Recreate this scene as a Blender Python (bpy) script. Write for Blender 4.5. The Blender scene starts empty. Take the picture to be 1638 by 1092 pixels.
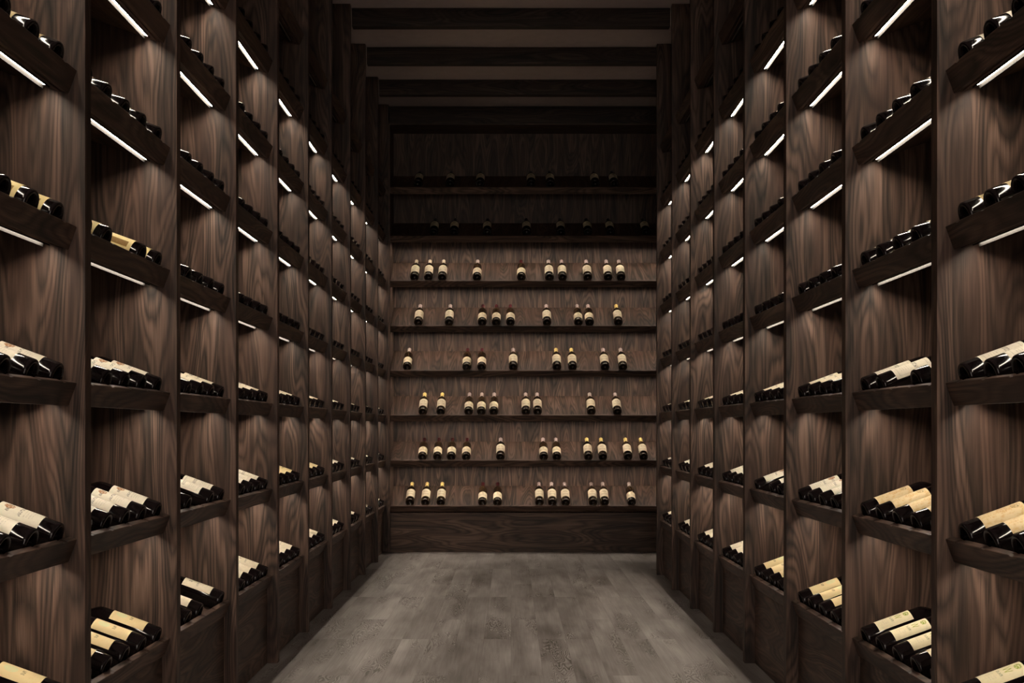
import bpy, bmesh, math, random
from math import sin, cos, tan, pi, radians, sqrt, atan2
from mathutils import Vector, Matrix

S = bpy.context.scene
COL = S.collection
RNG = random.Random(7)

# ------------------------------------------------------------------ layout (metres, floor z = 0, camera looks along +Y)
W, H = 1638, 1092
FPX = 1911.0                 # focal length in pixels
CX, CY = 817.6, 685.0        # vanishing point in the frame
EYE = 1.0573                  # camera height
XA = 1.0526                  # aisle half width: front edges of the uprights
Y0, PITCH, TH = 2.9525, 0.81, 0.042
LIP0, RISE = 0.398, 0.3859  # height of the lowest tray lip, distance between trays
N_TRAYS = 8
CEIL, BEAM_Z, UNIT_Z = 3.835, 3.713, 3.657
YB = 10.206                    # front of the display shelf on the end wall
DEPTH = 0.362                # depth of a tray behind the upright's front edge
TILT = radians(20)
STRIP_HALF = 0.344
INNER = (PITCH - TH) / 2


# ------------------------------------------------------------------ node helpers
class NT:
    def __init__(self, name):
        self.m = bpy.data.materials.new(name)
        self.m.use_nodes = True
        self.t = self.m.node_tree
        self.t.nodes.clear()
        self.out = self.t.nodes.new('ShaderNodeOutputMaterial')

    def n(self, typ, **kw):
        nd = self.t.nodes.new(typ)
        for k, v in kw.items():
            setattr(nd, k, v)
        return nd

    def link(self, a, b):
        self.t.links.new(a, b)

    def put(self, sock, v):
        if hasattr(v, 'is_linked') or isinstance(v, bpy.types.NodeSocket):
            self.link(v, sock)
        else:
            sock.default_value = v

    def math(self, op, a, b=None, c=None, clamp=False):
        nd = self.n('ShaderNodeMath', operation=op, use_clamp=clamp)
        self.put(nd.inputs[0], a)
        if b is not None:
            self.put(nd.inputs[1], b)
        if c is not None:
            self.put(nd.inputs[2], c)
        return nd.outputs[0]

    def vmath(self, op, a, b=None):
        nd = self.n('ShaderNodeVectorMath', operation=op)
        self.put(nd.inputs[0], a)
        if b is not None:
            self.put(nd.inputs[1], b)
        return nd.outputs[0]

    def mix(self, f, a, b):
        nd = self.n('ShaderNodeMix', data_type='RGBA')
        self.put(nd.inputs[0], f)
        self.put(nd.inputs[6], a)
        self.put(nd.inputs[7], b)
        return nd.outputs[2]

    def noise(self, vec, scale, detail=2.0, rough=0.5, dist=0.0):
        nd = self.n('ShaderNodeTexNoise')
        self.put(nd.inputs['Vector'], vec)
        nd.inputs['Scale'].default_value = scale
        nd.inputs['Detail'].default_value = detail
        nd.inputs['Roughness'].default_value = rough
        nd.inputs['Distortion'].default_value = dist
        return nd.outputs[0]

    def ramp(self, fac, stops):
        nd = self.n('ShaderNodeValToRGB')
        el = nd.color_ramp.elements
        while len(el) < len(stops):
            el.new(0.5)
        for e, (p, c) in zip(el, stops):
            e.position = p
            e.color = (*c, 1) if len(c) == 3 else c
        self.put(nd.inputs[0], fac)
        return nd.outputs[0]

    def smooth(self, x, lo, hi):
        nd = self.n('ShaderNodeMapRange', interpolation_type='SMOOTHSTEP')
        self.put(nd.inputs[0], x)
        nd.inputs[1].default_value = lo
        nd.inputs[2].default_value = hi
        return nd.outputs[0]

    def bsdf(self, color, rough=0.5, spec=0.5, metal=0.0, bump=None, bump_s=0.1, bump_d=0.001, coat=0.0):
        b = self.n('ShaderNodeBsdfPrincipled')
        self.put(b.inputs['Base Color'], color)
        self.put(b.inputs['Roughness'], rough)
        b.inputs['Specular IOR Level'].default_value = spec
        b.inputs['Metallic'].default_value = metal
        b.inputs['Coat Weight'].default_value = coat
        if bump is not None:
            bp = self.n('ShaderNodeBump')
            bp.inputs['Strength'].default_value = bump_s
            bp.inputs['Distance'].default_value = bump_d
            self.link(bump, bp.inputs['Height'])
            self.link(bp.outputs[0], b.inputs['Normal'])
        self.link(b.outputs[0], self.out.inputs[0])
        return self.m


def srgb(r, g, b):
    f = lambda c: (c / 255 / 12.92) if c / 255 <= 0.04045 else ((c / 255 + 0.055) / 1.055) ** 2.4
    return (f(r), f(g), f(b), 1.0)


# ------------------------------------------------------------------ materials
def walnut(name, axis, gain=1.0):
    """Dark walnut veneer; the grain runs along the object's own AXIS, each board cut from another place in the log."""
    t = NT(name)
    tc = t.n('ShaderNodeTexCoord')
    oi = t.n('ShaderNodeObjectInfo')
    rnd = oi.outputs['Random']
    off = t.n('ShaderNodeCombineXYZ')
    t.put(off.inputs[0], t.math('MULTIPLY', rnd, 37.0))
    t.put(off.inputs[1], t.math('MULTIPLY', rnd, 91.0))
    t.put(off.inputs[2], t.math('MULTIPLY', rnd, 53.0))
    p = t.vmath('ADD', tc.outputs['Object'], off.outputs[0])
    # broad figure: level lines of a stretched noise give the cathedral arches
    def stretch(lo, hi):
        return tuple(lo if c in axis else hi for c in 'xyz')
    q = t.vmath('MULTIPLY', p, stretch(1.05, 7.5))
    n1 = t.noise(q, 1.0, 1.4, 0.4, 0.08)
    q2 = t.vmath('MULTIPLY', p, stretch(2.2, 60))
    n2 = t.noise(q2, 1.0, 3.0, 0.6)
    q3 = t.vmath('MULTIPLY', p, stretch(9, 380))
    n3 = t.noise(q3, 1.0, 1.0, 0.5)
    phase = t.math('ADD', t.math('MULTIPLY', n1, 150.0), t.math('MULTIPLY', n2, 4.5))
    band = t.math('MULTIPLY_ADD', t.math('SINE', phase), 0.5, 0.5)
    phase2 = t.math('ADD', t.math('MULTIPLY', n1, 37.0), 1.3)
    band2 = t.math('MULTIPLY_ADD', t.math('SINE', phase2), 0.5, 0.5)
    tone = t.math('ADD', t.math('MULTIPLY', t.math('POWER', band, 0.5), 0.42), t.math('MULTIPLY', band2, 0.33))
    tone = t.math('ADD', tone, t.math('MULTIPLY', t.math('SUBTRACT', n2, 0.5), 0.95))
    tone = t.math('ADD', tone, t.math('MULTIPLY', t.math('SUBTRACT', n3, 0.5), 0.6))
    tone = t.math('ADD', tone, t.math('MULTIPLY_ADD', rnd, 0.14, 0.02), clamp=True)
    g = gain
    colr = t.ramp(tone, [(0.0, (0.012 * g, 0.0080 * g, 0.0064 * g)), (0.35, (0.038 * g, 0.0240 * g, 0.0178 * g)),
                         (0.62, (0.082 * g, 0.0495 * g, 0.037 * g)), (1.0, (0.178 * g, 0.113 * g, 0.085 * g))])
    hue = t.noise(q, 2.3, 1.0)
    colr = t.mix(t.smooth(hue, 0.42, 0.68), colr, t.mix(0.5, colr, (0.075 * g, 0.040 * g, 0.029 * g, 1)))
    rough = t.math('MULTIPLY_ADD', n2, 0.18, 0.42)
    return t.bsdf(colr, rough, 0.32, bump=t.math('ADD', n2, t.math('MULTIPLY', n3, 0.6)), bump_s=0.22, bump_d=0.0012)


WOOD_V = walnut('walnut_upright_grain', 'z', 0.94)
WOOD_Y = walnut('walnut_lengthwise_grain', 'y')
WOOD_X = walnut('walnut_crosswise_grain', 'x', 0.8)
WOOD_SLOPE = walnut('walnut_sloping_grain', 'xz', 0.85)
WOOD_BEAM = walnut('shade_darkened_beam_wood', 'x', 0.38)  # darker walnut copy: shade on the beam fronts is put into the colour


def floor_material():
    t = NT('grey_oak_planks')
    tc = t.n('ShaderNodeTexCoord')
    mp = t.n('ShaderNodeMapping')
    mp.inputs['Rotation'].default_value = (0, 0, pi / 2)
    t.link(tc.outputs['Object'], mp.inputs['Vector'])
    br = t.n('ShaderNodeTexBrick')
    t.link(mp.outputs[0], br.inputs['Vector'])
    br.offset, br.offset_frequency = 0.41, 3
    br.inputs['Color1'].default_value = (0, 0, 0, 1)
    br.inputs['Color2'].default_value = (1, 1, 1, 1)
    br.inputs['Mortar'].default_value = (0.5, 0.5, 0.5, 1)
    br.inputs['Scale'].default_value = 1.0
    br.inputs['Mortar Size'].default_value = 0.0007
    br.inputs['Mortar Smooth'].default_value = 0.2
    br.inputs['Bias'].default_value = 0.0
    br.inputs['Brick Width'].default_value = 1.5
    br.inputs['Row Height'].default_value = 0.137
    rnd = t.n('ShaderNodeSeparateColor')
    t.link(br.outputs['Color'], rnd.inputs[0])
    r = rnd.outputs[0]
    off = t.n('ShaderNodeCombineXYZ')
    t.put(off.inputs[0], t.math('MULTIPLY', r, 61.0))
    t.put(off.inputs[1], t.math('MULTIPLY', r, 143.0))
    t.put(off.inputs[2], t.math('MULTIPLY', r, 29.0))
    p = t.vmath('ADD', tc.outputs['Object'], off.outputs[0])
    q = t.vmath('MULTIPLY', p, (8.0, 1.3, 8.0))
    n1 = t.noise(q, 1.0, 3.0, 0.5, 0.3)
    band = t.math('MULTIPLY_ADD', t.math('SINE', t.math('MULTIPLY', n1, 260.0)), 0.5, 0.5)
    patch = t.smooth(t.noise(t.vmath('MULTIPLY', p, (5.5, 1.1, 5.5)), 1.0, 2.0), 0.50, 0.62)
    n2 = t.noise(t.vmath('MULTIPLY', p, (120, 3, 120)), 1.0, 3.0, 0.6)
    n3 = t.noise(t.vmath('MULTIPLY', tc.outputs['Object'], (2.5, 1.4, 1)), 1.0, 2.0)
    tone = t.math('MULTIPLY_ADD', r, 0.16, 0.42)
    tone = t.math('ADD', tone, t.math('MULTIPLY', t.math('MULTIPLY', t.math('SUBTRACT', band, 0.80), patch), 0.62))
    tone = t.math('ADD', tone, t.math('MULTIPLY', t.math('SUBTRACT', n2, 0.5), 0.75))
    tone = t.math('ADD', tone, t.math('MULTIPLY', t.math('SUBTRACT', n1, 0.5), 1.3))
    tone = t.math('ADD', tone, t.math('MULTIPLY', t.math('SUBTRACT', n3, 0.5), 0.5), clamp=True)
    c = t.ramp(tone, [(0.0, (0.080, 0.066, 0.057)), (0.45, (0.202, 0.178, 0.170)), (1.0, (0.366, 0.334, 0.324))])
    c = t.mix(t.math('MULTIPLY', br.outputs['Fac'], 0.35), c, (0.07, 0.058, 0.05, 1))
    return t.bsdf(c, t.math('MULTIPLY_ADD', n2, 0.2, 0.42), 0.35, bump=n2, bump_s=0.15, bump_d=0.0008)


def plaster(name, c):
    t = NT(name)
    tc = t.n('ShaderNodeTexCoord')
    n = t.noise(tc.outputs['Object'], 14.0, 4.0)
    return t.bsdf(t.mix(n, (c[0] * .8, c[1] * .8, c[2] * .8, 1), (*c, 1)), 0.85, 0.1)


def simple(name, c, rough, spec=0.5, metal=0.0, coat=0.0, var=0.12):
    t = NT(name)
    tc = t.n('ShaderNodeTexCoord')
    n = t.noise(tc.outputs['Object'], 40.0, 2.0)
    lo = tuple(x * (1 - var) for x in c)
    hi = tuple(min(1, x * (1 + var)) for x in c)
    return t.bsdf(t.mix(n, (*lo, 1), (*hi, 1)), rough, spec, metal, coat=coat)


GLASS = simple('dark_bottle_glass', (0.0060, 0.0038, 0.0042), 0.07, 0.32, var=0.3)
GLASS_BROWN = simple('brown_bottle_glass', (0.024, 0.013, 0.006), 0.14, 0.5, var=0.3)
ALU = simple('dark_anodised_fixture_metal', (0.011, 0.010, 0.0095), 0.7, 0.1, 0.0, var=0.5)
CAPS = {
    'black': simple('black_capsule_foil', (0.008, 0.007, 0.008), 0.35),
    'red': simple('dark_red_capsule_foil', (0.042, 0.0035, 0.006), 0.38),
    'grey': simple('mauve_grey_capsule_foil', (0.34, 0.26, 0.24), 0.4),
    'yellow': simple('yellow_capsule_foil', (0.62, 0.47, 0.16), 0.4),
    'cream': simple('cream_capsule_foil', (0.62, 0.52, 0.38), 0.42),
}


def led_material(strength):
    t = NT('warm_light_strip')
    e = t.n('ShaderNodeEmission')
    e.inputs[0].default_value = (1.0, 0.867, 0.70, 1)
    e.inputs[1].default_value = strength
    t.link(e.outputs[0], t.out.inputs[0])
    return t.m


LED = led_material(66.0)
LED_OFF = simple('unlit_diffuser_strip', (0.30, 0.27, 0.24), 0.4)


def label_material(name, base, marks, mottling=0.10, mottle_col=None, rough=0.62):
    """Printed paper. MARKS: (kind, u0, u1, v0, v1, colour, density); u runs across the label, v from the foot to the neck."""
    t = NT(name)
    tc = t.n('ShaderNodeTexCoord')
    uv = tc.outputs['UV']
    sp = t.n('ShaderNodeSeparateXYZ')
    t.link(uv, sp.inputs[0])
    u, v = sp.outputs[0], sp.outputs[1]
    m = t.noise(uv, 6.0, 4.0, 0.6)
    mc = mottle_col or tuple(x * 0.78 for x in base)
    c = t.mix(t.math('MULTIPLY', t.smooth(m, 0.45, 0.72), mottling * 4, clamp=True), (*base, 1), (*mc, 1))

    def box(u0, u1, v0, v1):
        a = t.math('MULTIPLY', t.math('GREATER_THAN', u, u0), t.math('LESS_THAN', u, u1))
        b = t.math('MULTIPLY', t.math('GREATER_THAN', v, v0), t.math('LESS_THAN', v, v1))
        return t.math('MULTIPLY', a, b)

    for kind, u0, u1, v0, v1, col, dens in marks:
        b = box(u0, u1, v0, v1)
        if kind == 'text':            # a line of small strokes, too small to read
            s = t.noise(t.vmath('MULTIPLY', uv, (70, 16, 1)), 1.0, 1.0)
            f = t.math('MULTIPLY', b, t.math('GREATER_THAN', s, 1 - dens))
        elif kind == 'lines':         # several text lines below one another
            w = t.math('SINE', t.math('MULTIPLY', v, 2 * pi * 16))
            s = t.noise(t.vmath('MULTIPLY', uv, (60, 40, 1)), 1.0, 1.0)
            f = t.math('MULTIPLY', t.math('MULTIPLY', b, t.math('GREATER_THAN', w, 0.2)), t.math('GREATER_THAN', s, 1 - dens))
        elif kind == 'blot':          # a crest or a picture
            s = t.noise(t.vmath('MULTIPLY', uv, (26, 26, 1)), 1.0, 3.0, 0.7)
            du = t.math('MULTIPLY', t.math('SUBTRACT', u, (u0 + u1) / 2), 2 / (u1 - u0))
            dv = t.math('MULTIPLY', t.math('SUBTRACT', v, (v0 + v1) / 2), 2 / (v1 - v0))
            rr = t.math('ADD', t.math('MULTIPLY', du, du), t.math('MULTIPLY', dv, dv))
            f = t.math('MULTIPLY', t.math('LESS_THAN', rr, 1.0), t.smooth(s, 0.64 - dens * 0.3, 0.70 - dens * 0.3))
        elif kind == 'zigzag':        # a W-shaped emblem
            uu = t.math('DIVIDE', t.math('SUBTRACT', u, u0), u1 - u0)
            tri = t.math('PINGPONG', t.math('MULTIPLY', uu, 2.0), 0.5)
            tri = t.math('MULTIPLY', tri, 2.0)
            vv = t.math('DIVIDE', t.math('SUBTRACT', v1, v), v1 - v0)
            f = t.math('MULTIPLY', b, t.math('LESS_THAN', t.math('ABSOLUTE', t.math('SUBTRACT', tri, vv)), 0.2))
        elif kind == 'frame':
            inner = box(u0 + 0.012, u1 - 0.012, v0 + 0.015, v1 - 0.015)
            f = t.math('SUBTRACT', b, inner)
        else:                         # a solid field
            f = b
        c = t.mix(t.math('MULTIPLY', f, min(1.0, dens) if kind in ('solid', 'frame') else 1.0), c, (*col, 1))
    return t.bsdf(c, rough, 0.25)


GREY = (0.20, 0.17, 0.14)
LABELS = {
    'crest': label_material('white_crest_label', (0.76, 0.71, 0.58), [
        ('blot', 0.36, 0.64, 0.66, 0.90, (0.36, 0.16, 0.06), 0.75), ('text', 0.22, 0.38, 0.74, 0.82, GREY, 0.5), ('text', 0.62, 0.80, 0.74, 0.82, GREY, 0.5),
        ('text', 0.18, 0.82, 0.46, 0.53, (0.12, 0.11, 0.09), 0.46), ('lines', 0.22, 0.78, 0.20, 0.40, (0.45, 0.40, 0.32), 0.45)]),
    'framed': label_material('white_framed_label', (0.76, 0.70, 0.57), [
        ('frame', 0.10, 0.90, 0.10, 0.92, (0.42, 0.38, 0.28), 0.6), ('text', 0.2, 0.8, 0.55, 0.66, (0.28, 0.25, 0.2), 0.5), ('lines', 0.25, 0.75, 0.2, 0.45, (0.45, 0.4, 0.3), 0.45)]),
    'plain': label_material('cream_label', (0.74, 0.66, 0.50), [
        ('blot', 0.42, 0.58, 0.70, 0.86, GREY, 0.6), ('text', 0.24, 0.76, 0.48, 0.55, GREY, 0.45), ('lines', 0.28, 0.72, 0.16, 0.36, (0.5, 0.44, 0.33), 0.42)]),
    'script': label_material('pale_yellow_script_label', (0.72, 0.58, 0.32), [
        ('blot', 0.30, 0.70, 0.58, 0.90, (0.62, 0.62, 0.36), 0.8), ('text', 0.36, 0.64, 0.40, 0.49, (0.22, 0.17, 0.1), 0.5), ('lines', 0.3, 0.7, 0.12, 0.28, (0.6, 0.48, 0.3), 0.4)], 0.12, (0.70, 0.54, 0.26)),
    'plaque': label_material('yellow_label_with_brown_plaque', (0.78, 0.64, 0.30), [
        ('solid', 0.40, 0.60, 0.14, 0.88, (0.20, 0.10, 0.015), 0.95), ('text', 0.42, 0.58, 0.17, 0.85, (0.34, 0.20, 0.04), 0.35), ('frame', 0.40, 0.60, 0.14, 0.88, (0.5, 0.35, 0.1), 0.9)]),
    'parchment': label_material('tan_parchment_label', (0.76, 0.61, 0.36), [
        ('blot', 0.36, 0.64, 0.72, 0.94, (0.36, 0.27, 0.13), 0.55), ('blot', 0.30, 0.70, 0.40, 0.64, (0.62, 0.38, 0.16), 0.5), ('lines', 0.25, 0.75, 0.12, 0.34, (0.55, 0.42, 0.22), 0.4)], 0.25, (0.66, 0.43, 0.17)),
    'emblem': label_material('cream_label_with_green_emblem', (0.74, 0.66, 0.44), [
        ('zigzag', 0.34, 0.66, 0.56, 0.74, (0.27, 0.32, 0.04), 1), ('blot', 0.34, 0.68, 0.80, 0.96, (0.25, 0.31, 0.05), 0.7), ('text', 0.30, 0.72, 0.42, 0.49, (0.34, 0.33, 0.2), 0.5), ('lines', 0.26, 0.74, 0.14, 0.36, (0.5, 0.46, 0.36), 0.42)]),
    'tan': label_material('worn_tan_label', (0.58, 0.45, 0.24), [
        ('frame', 0.12, 0.88, 0.10, 0.90, (0.35, 0.24, 0.1), 0.7), ('text', 0.2, 0.8, 0.5, 0.6, (0.25, 0.18, 0.08), 0.5)]),
    'tall': label_material('tall_cream_label', (0.64, 0.55, 0.40), [
        ('frame', 0.08, 0.92, 0.06, 0.94, (0.45, 0.36, 0.24), 0.5), ('blot', 0.30, 0.70, 0.52, 0.86, (0.36, 0.28, 0.19), 0.55), ('text', 0.2, 0.8, 0.30, 0.42, (0.3, 0.24, 0.17), 0.5)], 0.14),
    'short': label_material('short_cream_label', (0.80, 0.68, 0.48), [
        ('blot', 0.42, 0.58, 0.62, 0.84, (0.35, 0.22, 0.12), 0.6), ('text', 0.2, 0.8, 0.38, 0.50, (0.3, 0.22, 0.14), 0.5)]),
    'dim': label_material('high_cream_label', (0.70, 0.60, 0.42), [
        ('blot', 0.36, 0.64, 0.55, 0.85, (0.25, 0.18, 0.08), 0.6), ('text', 0.2, 0.8, 0.3, 0.42, (0.22, 0.16, 0.08), 0.5)]),
}


# ------------------------------------------------------------------ mesh helpers
def mesh_from(name, verts, faces, mats, smooth=False, uvs=None, fmat=None):
    me = bpy.data.meshes.new(name)
    me.from_pydata([tuple(v) for v in verts], [], faces)
    for m in (mats if isinstance(mats, (list, tuple)) else [mats]):
        me.materials.append(m)
    if uvs is not None:
        lay = me.uv_layers.new(name='UVMap')
        for lp in me.loops:
            lay.data[lp.index].uv = uvs[lp.vertex_index]
    if fmat:
        for p, i in zip(me.polygons, fmat):
            p.material_index = i
    if smooth:
        for p in me.polygons:
            p.use_smooth = True
    me.update()
    return me


def box_data(x0, x1, y0, y1, z0, z1):
    v = [(x, y, z) for x in (x0, x1) for y in (y0, y1) for z in (z0, z1)]
    f = [(0, 1, 3, 2), (4, 6, 7, 5), (0, 4, 5, 1), (2, 3, 7, 6), (0, 2, 6, 4), (1, 5, 7, 3)]
    return v, f


def bevelled(me, w=0.0015, seg=2):
    bm = bmesh.new()
    bm.from_mesh(me)
    bmesh.ops.recalc_face_normals(bm, faces=bm.faces)
    ed = [e for e in bm.edges if len(e.link_faces) == 2 and e.calc_face_angle(0) > 0.5]
    bmesh.ops.bevel(bm, geom=ed, offset=w, segments=seg, profile=0.5, affect='EDGES')
    bm.to_mesh(me)
    bm.free()
    return me


def box_mesh(name, x0, x1, y0, y1, z0, z1, mat, bev=0.0015):
    me = mesh_from(name, *box_data(x0, x1, y0, y1, z0, z1), mat)
    return bevelled(me, bev) if bev else me


def extrude_y(name, prof, half, mat, bev=0.0012):
    """A closed (x, z) profile drawn out along y."""
    n = len(prof)
    v = [(x, -half, z) for x, z in prof] + [(x, half, z) for x, z in prof]
    f = [tuple(range(n))[::-1], tuple(range(n, 2 * n))]
    f += [(i, (i + 1) % n, (i + 1) % n + n, i + n) for i in range(n)]
    me = mesh_from(name, v, f, mat)
    bm = bmesh.new()
    bm.from_mesh(me)
    bmesh.ops.recalc_face_normals(bm, faces=bm.faces)
    bm.to_mesh(me)
    bm.free()
    return bevelled(me, bev, 1) if bev else me


def add(name, me, parent=None, loc=(0, 0, 0), rz=0.0, **props):
    o = bpy.data.objects.new(name, me)
    COL.objects.link(o)
    o.parent = parent
    o.location = loc
    o.rotation_euler = (0, 0, rz)
    for k, v in props.items():
        o[k] = v
    return o


def empty(name, loc, label, cat, group=None, rz=0.0):
    o = bpy.data.objects.new(name, None)
    o.empty_display_size = 0.1
    COL.objects.link(o)
    o.location = loc
    o.rotation_euler = (0, 0, rz)
    o['label'], o['category'] = label, cat
    if group:
        o['group'] = group
    return o


# ------------------------------------------------------------------ the sloping bottle tray
class Tray:
    """Meshes of one tray, its lip and its light, drawn facing +x with the lip top at z = 0 and x = -INSET."""

    def __init__(self, theta, half, inset, depth, rise, scallops=(), strip_half=None, tag='', wood=None):
        self.theta = theta
        d = Vector((-cos(theta), 0, sin(theta)))
        n = Vector((sin(theta), 0, cos(theta)))
        T = Vector((-inset, 0, 0))
        thick, hl = 0.019, 0.0605
        self.d, self.n = d, n
        self.seat = T + d * (thick + 0.001) - n * rise           # where a bottle's base meets the board
        full = (depth - inset) / cos(theta)
        P = lambda a, h: ((T + d * a + n * h).x, (T + d * a + n * h).z)
        board = [P(thick, -rise), P(full, -rise), P(full, -hl - 0.004), P(thick, -hl - 0.004)]
        self.board = extrude_y('tray_board' + tag, board, half, wood or WOOD_Y)
        # lip: its top edge dips under every bottle
        r, up = 0.038, 0.0355
        ys = [-half]
        for s in sorted(scallops):
            c = sqrt(max(r * r - up * up, 0)) if abs(up) < r else 0
            if c:
                ys += [s - c + 2 * c * i / 10 for i in range(11)]
        ys.append(half)
        top = []
        for y in ys:
            h = 0.0
            for s in scallops:
                if abs(y - s) < r:
                    h = min(h, up - sqrt(r * r - (y - s) ** 2))
            top.append((y, h))
        v, f = [], []
        for a in (0.0, thick):
            for y, h in top:
                q = T + d * a + n * h
                v.append((q.x, y, q.z))
            for y, h in top:
                q = T + d * a - n * hl
                v.append((q.x, y, q.z))
        m = len(top)
        for i in range(m - 1):
            f.append((i, i + 1, m + i + 1, m + i))                              # front
            f.append((2 * m + i, 3 * m + i, 3 * m + i + 1, 2 * m + i + 1))      # back
            f.append((i, 2 * m + i, 2 * m + i + 1, i + 1))                      # top
            f.append((m + i, m + i + 1, 3 * m + i + 1, 3 * m + i))              # underside
        f.append((0, m, 3 * m, 2 * m))
        f.append((m - 1, 3 * m - 1, 4 * m - 1, 2 * m - 1)[::-1])
        f[-1] = (m - 1, 2 * m - 1 + 0, 4 * m - 1, 3 * m - 1)
        self.lip = mesh_from('tray_lip' + tag, v, f, WOOD_Y)
        bm = bmesh.new()
        bm.from_mesh(self.lip)
        bmesh.ops.recalc_face_normals(bm, faces=bm.faces)
        bm.to_mesh(self.lip)
        bm.free()
        bevelled(self.lip, 0.0012, 1)
        # light: a flat strip under the front of the board between a low front wall and the taller metal fin behind it
        sh = strip_half if strip_half else half - 0.0245
        a0, a1, b0 = 0.036, 0.049, -hl - 0.004
        prof = [P(a0 - 0.0015, b0), P(a1 + 0.0025, b0), P(a1 + 0.0025, b0 - 0.0108), P(a1, b0 - 0.0108), P(a1, b0 - 0.0012),
                P(a0, b0 - 0.0012), P(a0, b0 - 0.0036), P(a0 - 0.0015, b0 - 0.0036)]
        self.fix = extrude_y('light_profile' + tag, prof, sh + 0.008, ALU, 0)
        strip = [P(a0 + 0.0003, b0 - 0.0012), P(a1 - 0.0004, b0 - 0.0012), P(a1 - 0.0004, b0 - 0.0016), P(a0 + 0.0003, b0 - 0.0016)]
        self.strip_on = extrude_y('light_diffuser' + tag, strip, sh, LED, 0)
        self.strip_off = self.strip_on.copy()
        self.strip_off.materials[0] = LED_OFF

    def place(self, parent, loc, rz, light=True, fixture=True):
        b = add('tray', self.board, parent, loc, rz)
        add('front_lip', self.lip, b)
        if fixture:
            fx = add('light_profile', self.fix, b)
            fx['label'] = 'slim metal light profile under the tray'
            st = add('light_strip', self.strip_on if light else self.strip_off, b)
            st['label'] = 'glowing warm white light strip' if light else 'unlit light strip'
        return b


SLOTS = [-0.308, -0.154, 0.0, 0.154, 0.308]
SIDE_TRAY = Tray(TILT, INNER, 0.0205, DEPTH, 0.036, SLOTS, STRIP_HALF)


# ------------------------------------------------------------------ side racks
FIRST = -3
UPRIGHT = box_mesh('rack_upright', -0.37, 0, 0, TH, 0, CEIL - 0.002, WOOD_V, 0.0012)
UPRIGHT_R = box_mesh('rack_upright_mirrored', 0, 0.37, 0, TH, 0, CEIL - 0.002, WOOD_V, 0.0012)
PLINTH = box_mesh('rack_plinth_panel', -0.0628, -0.0468, -INNER, INNER, 0, LIP0 - 0.0592, WOOD_Y, 0)
BACK = box_mesh('rack_back_panel', -0.370, -0.363, -INNER, INNER, 0, CEIL - 0.004, WOOD_V, 0)


def rack(side, last, label):
    s = -1 if side == 'left' else 1
    root = empty('wine_rack', (s * XA, 0, 0), label, 'wine rack')
    rz = 0.0 if s < 0 else pi
    for k in range(FIRST, last + 1):
        add('upright', UPRIGHT if s < 0 else UPRIGHT_R, root, (0, Y0 + PITCH * k, 0))
    for b in range(FIRST, last):
        yc = Y0 + PITCH * b + TH + INNER
        add('plinth_panel', PLINTH, root, (0, yc, 0), rz)
        add('back_panel', BACK, root, (0, yc, 0), rz)
        for k in range(N_TRAYS):
            SIDE_TRAY.place(root, (0, yc, LIP0 + RISE * k), rz, light=(1 <= k <= 6), fixture=(k >= 1))
    return root


rack('left', 9, 'tall dark walnut wine rack lining the aisle on the left side')
rack('right', 7, 'tall dark walnut wine rack lining the aisle on the right side')


# ------------------------------------------------------------------ display shelf on the end wall
def px_z(y):
    return EYE + (CY - y) * YB / FPX


UX0, UX1 = -1.0336, 1.455
SHELF_Y = [809.3, 736.5, 664.3, 592.9, 521.4, 449.3, 377.0, 299.5]
SHELF_TILT = [31, 31, 33, 35, 35, 36, 31, 31]
SHELF_D = 0.30
UXC, UHALF = (UX0 + UX1) / 2, (UX1 - UX0) / 2
unit = empty('display_shelf', (UXC, YB, 0), 'wide dark walnut display shelf covering the end wall of the aisle', 'shelf')
shelves = []
for i, (py, deg) in enumerate(zip(SHELF_Y, SHELF_TILT)):
    tr = Tray(radians(deg), UHALF, 0.0, SHELF_D, 0.018, (), UHALF - 0.03, tag='_display', wood=WOOD_SLOPE)
    tr.z = px_z(py)
    tr.place(unit, (0, 0, tr.z), -pi / 2, light=(i <= 6 and i >= 1), fixture=(1 <= i <= 6))
    shelves.append(tr)
add('back_panel', box_mesh('display_back_panel', -UHALF, UHALF, SHELF_D, SHELF_D + 0.012, 0, UNIT_Z, WOOD_V, 0), unit)
add('side_panel', box_mesh('display_side_panel', -UHALF - 0.016, -UHALF, -0.012, SHELF_D + 0.012, 0, UNIT_Z, WOOD_V, 0.001), unit)
add('side_panel', box_mesh('display_side_panel', UHALF, UHALF + 0.006, -0.012, SHELF_D + 0.012, 0, UNIT_Z, WOOD_V, 0.001), unit)
add('top_rail', box_mesh('display_top_rail', -UHALF, UHALF, -0.012, SHELF_D, UNIT_Z - 0.010, UNIT_Z, WOOD_X, 0.001), unit)
add('plinth_panel', box_mesh('display_plinth', -UHALF, UHALF, 0.012, 0.030, 0, shelves[0].z - 0.058, WOOD_X, 0), unit)


# ------------------------------------------------------------------ bottles
def lathe(prof, seg=28):
    v, f = [], []
    for r, z in prof:
        for i in range(seg):
            a = 2 * pi * i / seg
            v.append((r * cos(a), r * sin(a), z))
    for j in range(len(prof) - 1):
        for i in range(seg):
            i2 = (i + 1) % seg
            f.append((j * seg + i, j * seg + i2, (j + 1) * seg + i2, (j + 1) * seg + i))
    f.append(tuple(range(seg))[::-1])
    f.append(tuple(range((len(prof) - 1) * seg, len(prof) * seg)))
    return v, f


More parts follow.
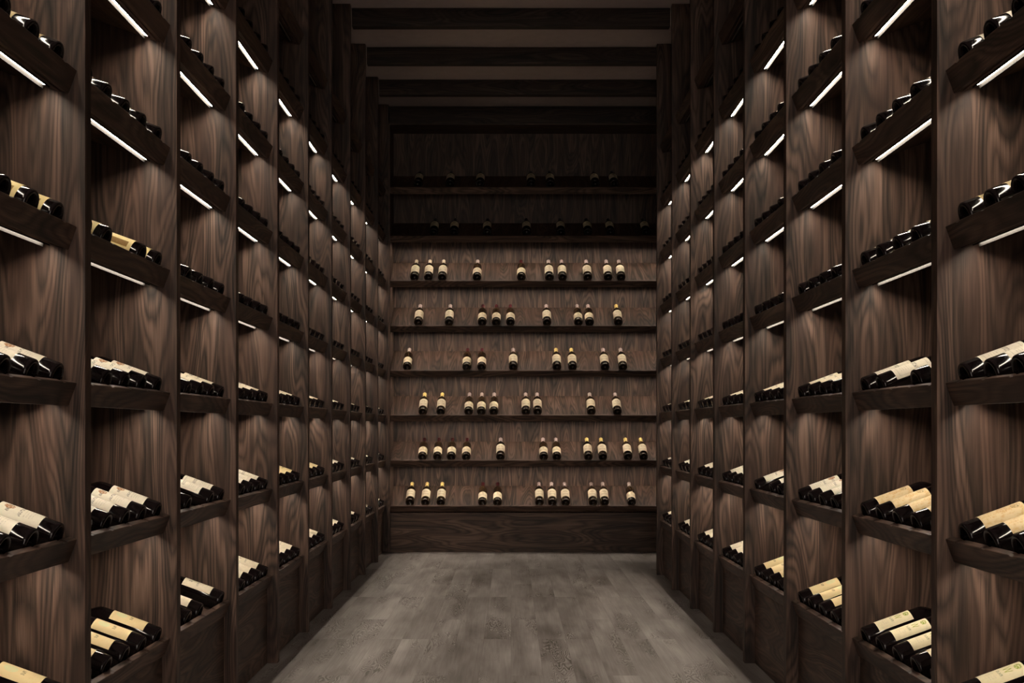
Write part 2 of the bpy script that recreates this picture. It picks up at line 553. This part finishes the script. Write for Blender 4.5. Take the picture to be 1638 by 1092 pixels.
RB = 0.0372
GLASS_PROF = [(0.004, 0.024), (0.013, 0.021), (0.021, 0.011), (0.0262, 0.0022), (0.0300, 0.0), (0.0338, 0.0005), (0.0360, 0.0024), (0.0369, 0.0055), (RB, 0.011),
              (RB, 0.10), (RB, 0.180), (0.0366, 0.190), (0.0345, 0.199), (0.0300, 0.2085), (0.0240, 0.2165), (0.0185, 0.224), (0.0156, 0.233),
              (0.0145, 0.245), (0.0140, 0.284), (0.0140, 0.2875), (0.0155, 0.289), (0.0155, 0.2955), (0.0138, 0.298)]
CAP_PROF = [(0.0149, 0.243), (0.0150, 0.2435), (0.0146, 0.284), (0.0150, 0.2878), (0.0162, 0.289), (0.0162, 0.2965), (0.0148, 0.2992), (0.008, 0.2996)]


def glass_mesh(mat, seg=28):
    v, f = lathe(GLASS_PROF, seg)
    me = mesh_from('bottle_glass', v, f, mat, smooth=True)
    return me


def cap_mesh(mat, seg=20):
    v, f = lathe(CAP_PROF, seg)
    return mesh_from('bottle_capsule', v, f, mat, smooth=True)


def label_data(half, z0, z1, r=RB + 0.0005, seg=16):
    v, f, uv = [], [], []
    for i in range(seg + 1):
        a = -half + 2 * half * i / seg
        for j, z in enumerate((z0, z1)):
            v.append((r * cos(a), r * sin(a), z))
            uv.append((i / seg, j))
    for i in range(seg):
        f.append((2 * i, 2 * i + 2, 2 * i + 3, 2 * i + 1))
    return v, f, uv


_lab = {}


def label_mesh(kind, half_deg, z0, z1):
    key = (kind, half_deg, z0, z1)
    if key not in _lab:
        v, f, uv = label_data(radians(half_deg), z0, z1)
        _lab[key] = mesh_from('bottle_label', v, f, LABELS[kind], smooth=True, uvs=uv)
    return _lab[key]


GL_DARK, GL_BROWN = glass_mesh(GLASS), glass_mesh(GLASS_BROWN)
CAPM = {k: cap_mesh(m) for k, m in CAPS.items()}
PROTO = bpy.data.objects.new('wine_bottle', GL_DARK)
PROTO_LABEL = bpy.data.objects.new('label', label_mesh('plain', 62, 0.043, 0.154))
PROTO_CAP = bpy.data.objects.new('capsule', CAPM['black'])
PROTO_LABEL.parent = PROTO_CAP.parent = PROTO
_first = [True]


def bottle_matrix(base, theta, rz, roll, dy=0.0):
    return Matrix.Translation(base) @ Matrix.Rotation(rz, 4, 'Z') @ Matrix.Rotation(-(pi / 2 - theta), 4, 'Y') @ Matrix.Rotation(roll, 4, 'Z')


def bottle(mat4, lab, cap, glass, label, group):
    if _first[0]:
        o, l, c = PROTO, PROTO_LABEL, PROTO_CAP
        _first[0] = False
    else:
        o, l, c = PROTO.copy(), PROTO_LABEL.copy(), PROTO_CAP.copy()
    o.data, l.data, c.data = glass, lab, CAPM[cap]
    for x in (o, l, c):
        COL.objects.link(x)
    l.parent = c.parent = o
    o.matrix_world = mat4
    o['label'], o['category'], o['group'] = label, 'bottle', group
    return o


ORD = ['first', 'second', 'third', 'fourth', 'fifth', 'sixth', 'seventh', 'eighth', 'ninth', 'tenth', 'eleventh', 'twelfth']
LOOK = {'crest': 'white crest labelled', 'framed': 'white framed-label', 'plain': 'cream labelled', 'script': 'pale yellow labelled', 'plaque': 'brown-plaque labelled',
        'parchment': 'tan parchment labelled', 'emblem': 'green emblem labelled', 'tan': 'tan labelled'}
# (side, bay, tray) -> label kind, half angle of the label, roll in degrees towards the camera
STYLE = {}
for sd in ('left', 'right'):
    for b in range(FIRST, 9):
        for k in range(N_TRAYS):
            kind = ['plain', 'framed', 'plain', 'plain', 'framed', 'framed', 'framed', 'plain'][k]
            half = [46, 52, 56, 58, 62, 62, 62, 62][k]
            STYLE[sd, b, k] = (kind, half, [20, 18, 16, 0, 0, 0, 0, 0][k])
for b in (-1, 0):
    STYLE['left', b, 0] = ('script', 45, 20)
    STYLE['left', b, 1] = ('crest', 54, 18)
    STYLE['left', b, 2] = ('crest', 58, 16)
    STYLE['left', b, 3] = ('plaque', 80, 58)
    STYLE['right', b, 0] = ('emblem', 44, 22)
    STYLE['right', b, 1] = ('parchment', 52, 18)
STYLE['left', -1, 4] = ('tan', 90, 30)
STYLE['left', 0, 4] = ('plain', 66, 0)
for b in (1, 2):
    STYLE['left', b, 4] = ('framed', 95, 22)
for b in (1, 2, 3, 4):
    STYLE['left', b, 5] = ('framed', 95, 22)
STYLE['left', 3, 1] = STYLE['left', 4, 1] = ('script', 50, 18)
STYLE['right', -1, 2] = ('framed', 58, 22)
STYLE['right', 0, 2] = ('framed', 58, 22)
STYLE['right', -1, 3] = ('tan', 80, 20)
STYLE['right', -1, 4] = ('framed', 92, 25)
STYLE['right', 0, 3] = ('plain', 74, 8)
STYLE['right', 1, 0] = STYLE['right', 2, 0] = ('script', 46, 20)
STYLE['right', 1, 1] = STYLE['right', 2, 1] = ('crest', 52, 18)
STYLE['right', 1, 3] = ('plain', 92, 40)
STYLE['right', 2, 3] = ('plain', 92, 34)
for b in (3, 4):
    STYLE['right', b, 4] = STYLE['right', b, 5] = ('framed', 95, 26)
SPAN = {'plaque': (0.028, 0.112)}
MISSING = {('left', 0, 3): [2], ('left', 1, 0): [3], ('left', 1, 1): [2], ('right', 0, 2): [2], ('right', 2, 1): [3]}


def in_frame_slots(b, k):
    if b == -1:
        return [4] if k == 0 else ([2, 3, 4] if k <= 4 else [])
    if b == 0 and k == 5:
        return [3, 4]
    if k >= 6 and b <= 1:
        return []
    return [0, 1, 2, 3, 4]


def side_base(side, b, k, s):
    q = SIDE_TRAY.seat + SIDE_TRAY.n * (RB + 0.0012) + SIDE_TRAY.d * 0.0015
    yc = Y0 + PITCH * b + TH + INNER
    sg = -1 if side == 'left' else 1
    return Vector((sg * (XA - q.x), yc + SLOTS[s], LIP0 + RISE * k + q.z))


far_v, far_f, far_m, far_uv = [], [], [], []
FAR_KINDS = ['plain', 'framed', 'script', 'crest', 'plaque', 'parchment', 'emblem', 'tan']
FAR_MATS = [GLASS, CAPS['black']] + [LABELS[k] for k in FAR_KINDS]
FAR_IDX = {k: i + 2 for i, k in enumerate(FAR_KINDS)}


def far_piece(M, v, f, mi, uv=None):
    o = len(far_v)
    far_v.extend([M @ Vector(p) for p in v])
    far_f.extend([tuple(i + o for i in q) for q in f])
    far_m.extend([mi] * len(f))
    far_uv.extend(uv if uv else [(0, 0)] * len(v))


g_lo, g_lo_f = lathe(GLASS_PROF[4:9] + GLASS_PROF[9:23:2], 14)
c_lo, c_lo_f = lathe(CAP_PROF, 10)

for side in ('left', 'right'):
    last = 9 if side == 'left' else 7
    for b in range(FIRST, last):
        for k in range(0, 7):
            shown = in_frame_slots(b, k) if b >= -1 else []
            slots = [s for s in range(5) if s not in MISSING.get((side, b, k), [])]
            one_by_one = (b <= 3 and k <= 5) or (b == 4 and k <= 1)
            kind, half, roll = STYLE[side, b, k]
            present = sorted([s for s in slots if s in shown], reverse=True)
            for s in slots:
                # positive label angles turn towards +y on the left rack and towards -y on the right one
                rl = radians(-roll if side == 'left' else roll) + radians(RNG.uniform(-3, 3))
                M = bottle_matrix(side_base(side, b, k, s) + Vector((0, RNG.uniform(-0.002, 0.002), 0)), TILT, 0 if side == 'left' else pi, rl)
                if one_by_one and s > 0 and s in shown:
                    text = f"{LOOK[kind]} bottle, {ORD[present.index(s)]} from far upright, {ORD[k]} tray up, {side} rack {ORD[b + 1]} bay"
                    bottle(M, label_mesh(kind, half, *SPAN.get(kind, (0.043, 0.154))), 'black', GL_DARK, text, f"bottles on {ORD[k]} tray of {side} rack {ORD[b + 1]} bay")
                else:
                    far_piece(M, g_lo, g_lo_f, 0)
                    far_piece(M, c_lo, c_lo_f, 1)
                    v, f, uv = label_data(radians(half), *SPAN.get(kind, (0.043, 0.154)), seg=8)
                    far_piece(M, v, f, FAR_IDX[kind], uv)

far = add('distant_wine_bottles', mesh_from('distant_wine_bottles', far_v, far_f, FAR_MATS, smooth=True, uvs=far_uv, fmat=far_m))
far['label'] = 'remaining small dark wine bottles in the far bays and behind the uprights of both side racks'
far['category'] = 'bottles'
far['kind'] = 'stuff'

# bottles on the end wall: (x in the photograph, label kind, capsule)
A, B, C = 'tall', 'short', 'dim'  # C is an ordinary cream label set higher on the body
BACK_ROWS = [
    [(655.5, A, 'yellow'), (680.2, A, 'yellow'), (705, A, 'yellow'), (771.7, B, 'red'), (795.6, B, 'red'), (863, A, 'grey'), (883.6, A, 'grey'), (905, A, 'grey'), (948.7, A, 'grey'), (967.4, A, 'grey'), (1010.5, B, 'grey')],
    [(675.5, B, 'red'), (699.5, B, 'red'), (721.7, B, 'red'), (745.6, B, 'red'), (800.5, A, 'grey'), (869.8, B, 'grey'), (890.7, B, 'grey'), (941.3, A, 'yellow'), (964.6, A, 'yellow'), (1004.7, A, 'yellow'), (1029.7, A, 'yellow')],
    [(676.1, A, 'yellow'), (704.9, A, 'yellow'), (749.5, B, 'grey'), (769.8, B, 'grey'), (789.8, B, 'grey'), (841.3, A, 'grey'), (860, A, 'grey'), (946, A, 'grey'), (987.7, A, 'grey')],
    [(651.1, B, 'grey'), (746.4, B, 'red'), (770.3, B, 'red'), (820.9, A, 'grey'), (891, A, 'yellow'), (916, A, 'yellow'), (967.9, A, 'grey'), (996.5, A, 'grey')],
    [(669, A, 'grey'), (718.1, A, 'grey'), (771.2, B, 'red'), (793.7, B, 'red'), (816.5, B, 'red'), (875, A, 'grey'), (925.3, B, 'grey'), (943.2, B, 'grey'), (989.3, A, 'yellow')],
    [(662.9, A, 'cream'), (684.9, A, 'cream'), (707.4, A, 'cream'), (762.9, B, 'grey'), (834, B, 'red'), (878.6, A, 'grey'), (899.8, A, 'grey'), (940.2, A, 'grey'), (972.9, A, 'grey'), (993.7, A, 'grey')],
    [(693.7, C, 'black'), (726.1, C, 'black'), (779.1, C, 'black'), (842.4, C, 'black'), (897.3, C, 'black'), (940.4, C, 'black'), (976.4, C, 'black'), (1033.3, C, 'black')],
    [(668.7, C, 'black'), (719.8, C, 'black'), (767.9, C, 'black'), (849.8, C, 'black'), (880.5, C, 'black'), (952.3, C, 'black'), (982.5, C, 'black')],
]
SHELF_NAME = ['lowest', 'second', 'third', 'fourth', 'fifth', 'sixth', 'seventh', 'topmost']
LABEL_SPAN = {A: (78, 0.048, 0.158), B: (84, 0.034, 0.114), C: (74, 0.070, 0.170)}
BACK_LOOK = {A: 'tall cream label', B: 'short cream label', C: 'high cream label'}
for i, row in enumerate(BACK_ROWS):
    tr = shelves[i]
    q = tr.seat + tr.n * (RB + 0.0012) + tr.d * 0.0015
    for j, (px, kind, cap) in enumerate(row):
        yb = YB - q.x
        base = Vector(((px - CX) * yb / FPX, yb, tr.z + q.z))
        M = bottle_matrix(base, tr.theta, -pi / 2, radians(RNG.uniform(-6, 6)))
        h, z0, z1 = LABEL_SPAN[kind]
        text = f"{cap} capped bottle with {BACK_LOOK[kind]}, {ORD[j]} from left on {SHELF_NAME[i]} end wall shelf"
        bottle(M, label_mesh(kind, h, z0, z1), cap, GL_DARK if kind == C else GL_BROWN, text, f"bottles on the {SHELF_NAME[i]} end wall shelf")


# ------------------------------------------------------------------ the room
PLASTER = plaster('dark_brown_plaster', (0.05, 0.038, 0.031))
CEILING = plaster('warm_grey_ceiling_plaster', (0.58, 0.50, 0.49))
XW, YN, YF, XP = 1.47, -2.9, 10.53, 3.4


def structure(name, me, **kw):
    o = add(name, me)
    o['kind'] = 'structure'
    for k, v in kw.items():
        o[k] = v
    return o


structure('floor', box_mesh('floor', -XW - 0.1, XP + 0.1, YN - 0.1, YF + 0.1, -0.1, 0.0, floor_material(), 0), label='grey brown wood plank floor of the aisle', category='floor')
structure('ceiling', box_mesh('ceiling', -XW - 0.1, XP + 0.1, YN - 0.1, YF + 0.1, CEIL, CEIL + 0.1, CEILING, 0), label='dark ceiling above the wooden beams', category='ceiling')
structure('wall_left', box_mesh('wall_left', -XW - 0.1, -XW, YN, YF, 0, CEIL, PLASTER, 0), label='dark wall behind the left wine rack', category='wall')
structure('wall_right', box_mesh('wall_right', XW, XW + 0.1, YN, Y0 + PITCH * 7 + TH, 0, CEIL, PLASTER, 0), label='dark wall behind the right wine rack', category='wall')
structure('wall_back', box_mesh('wall_back', -XW - 0.1, XP + 0.1, YF, YF + 0.1, 0, CEIL, PLASTER, 0), label='dark end wall behind the display shelf', category='wall')
structure('wall_passage', box_mesh('wall_passage', XP, XP + 0.1, Y0 + PITCH * 7, YF, 0, CEIL, PLASTER, 0), label='dark wall closing the side passage', category='wall')
structure('wall_front', box_mesh('wall_front', XW + 0.1, XP, Y0 + PITCH * 7 + TH - 0.1, Y0 + PITCH * 7 + TH, 0, CEIL, PLASTER, 0), label='dark wall along the side passage', category='wall')

for n in range(1, 10):
    yb = Y0 + PITCH * n + (0.081 if n < 9 else 0.06)
    x1 = XA - 0.001 if n < 7 else XW - 0.002
    x0 = -XA + 0.001
    me = box_mesh('ceiling_beam', x0 - (x0 + x1) / 2, x1 - (x0 + x1) / 2, 0, 0.065, 0, CEIL - BEAM_Z - 0.001 + (0.05 if n == 9 else 0), WOOD_BEAM, 0.002)
    o = add('ceiling_beam', me, None, ((x0 + x1) / 2, yb, BEAM_Z - (0.05 if n == 9 else 0)))
    o['kind'] = 'structure'
    o['category'] = 'beam'
    o['group'] = 'ceiling beams across the aisle'
    o['label'] = f"dark wooden ceiling beam, {ORD[9 - n]} from the end wall display shelf"


# ------------------------------------------------------------------ light from outside the aisle, camera
wd = bpy.data.worlds.new('dim_cellar')
S.world = wd
wd.use_nodes = True
bg = wd.node_tree.nodes['Background']
bg.inputs[0].default_value = (1.0, 0.86, 0.74, 1)
bg.inputs[1].default_value = 3.1

cam = bpy.data.cameras.new('camera')
cam.sensor_fit = 'HORIZONTAL'
cam.sensor_width = 36.0
cam.lens = FPX / W * 36.0
cam.shift_x = (W / 2 - CX) / W
cam.shift_y = (CY - H / 2) / W
cam.clip_start = 0.02
co = bpy.data.objects.new('camera', cam)
COL.objects.link(co)
co.location = (0, 0, EYE)
co.rotation_euler = (pi / 2, 0, 0)
S.camera = co

S.view_settings.view_transform = 'Standard'
S.view_settings.look = 'None'
S.view_settings.exposure = 0.0
S.view_settings.gamma = 1.0
S.view_settings.use_curve_mapping = False
S.cycles.max_bounces = 8
S.cycles.diffuse_bounces = 5
S.cycles.glossy_bounces = 4
S.cycles.use_denoising = True
S.cycles.sample_clamp_indirect = 12.0
S.cycles.caustics_reflective = False
S.cycles.caustics_refractive = False
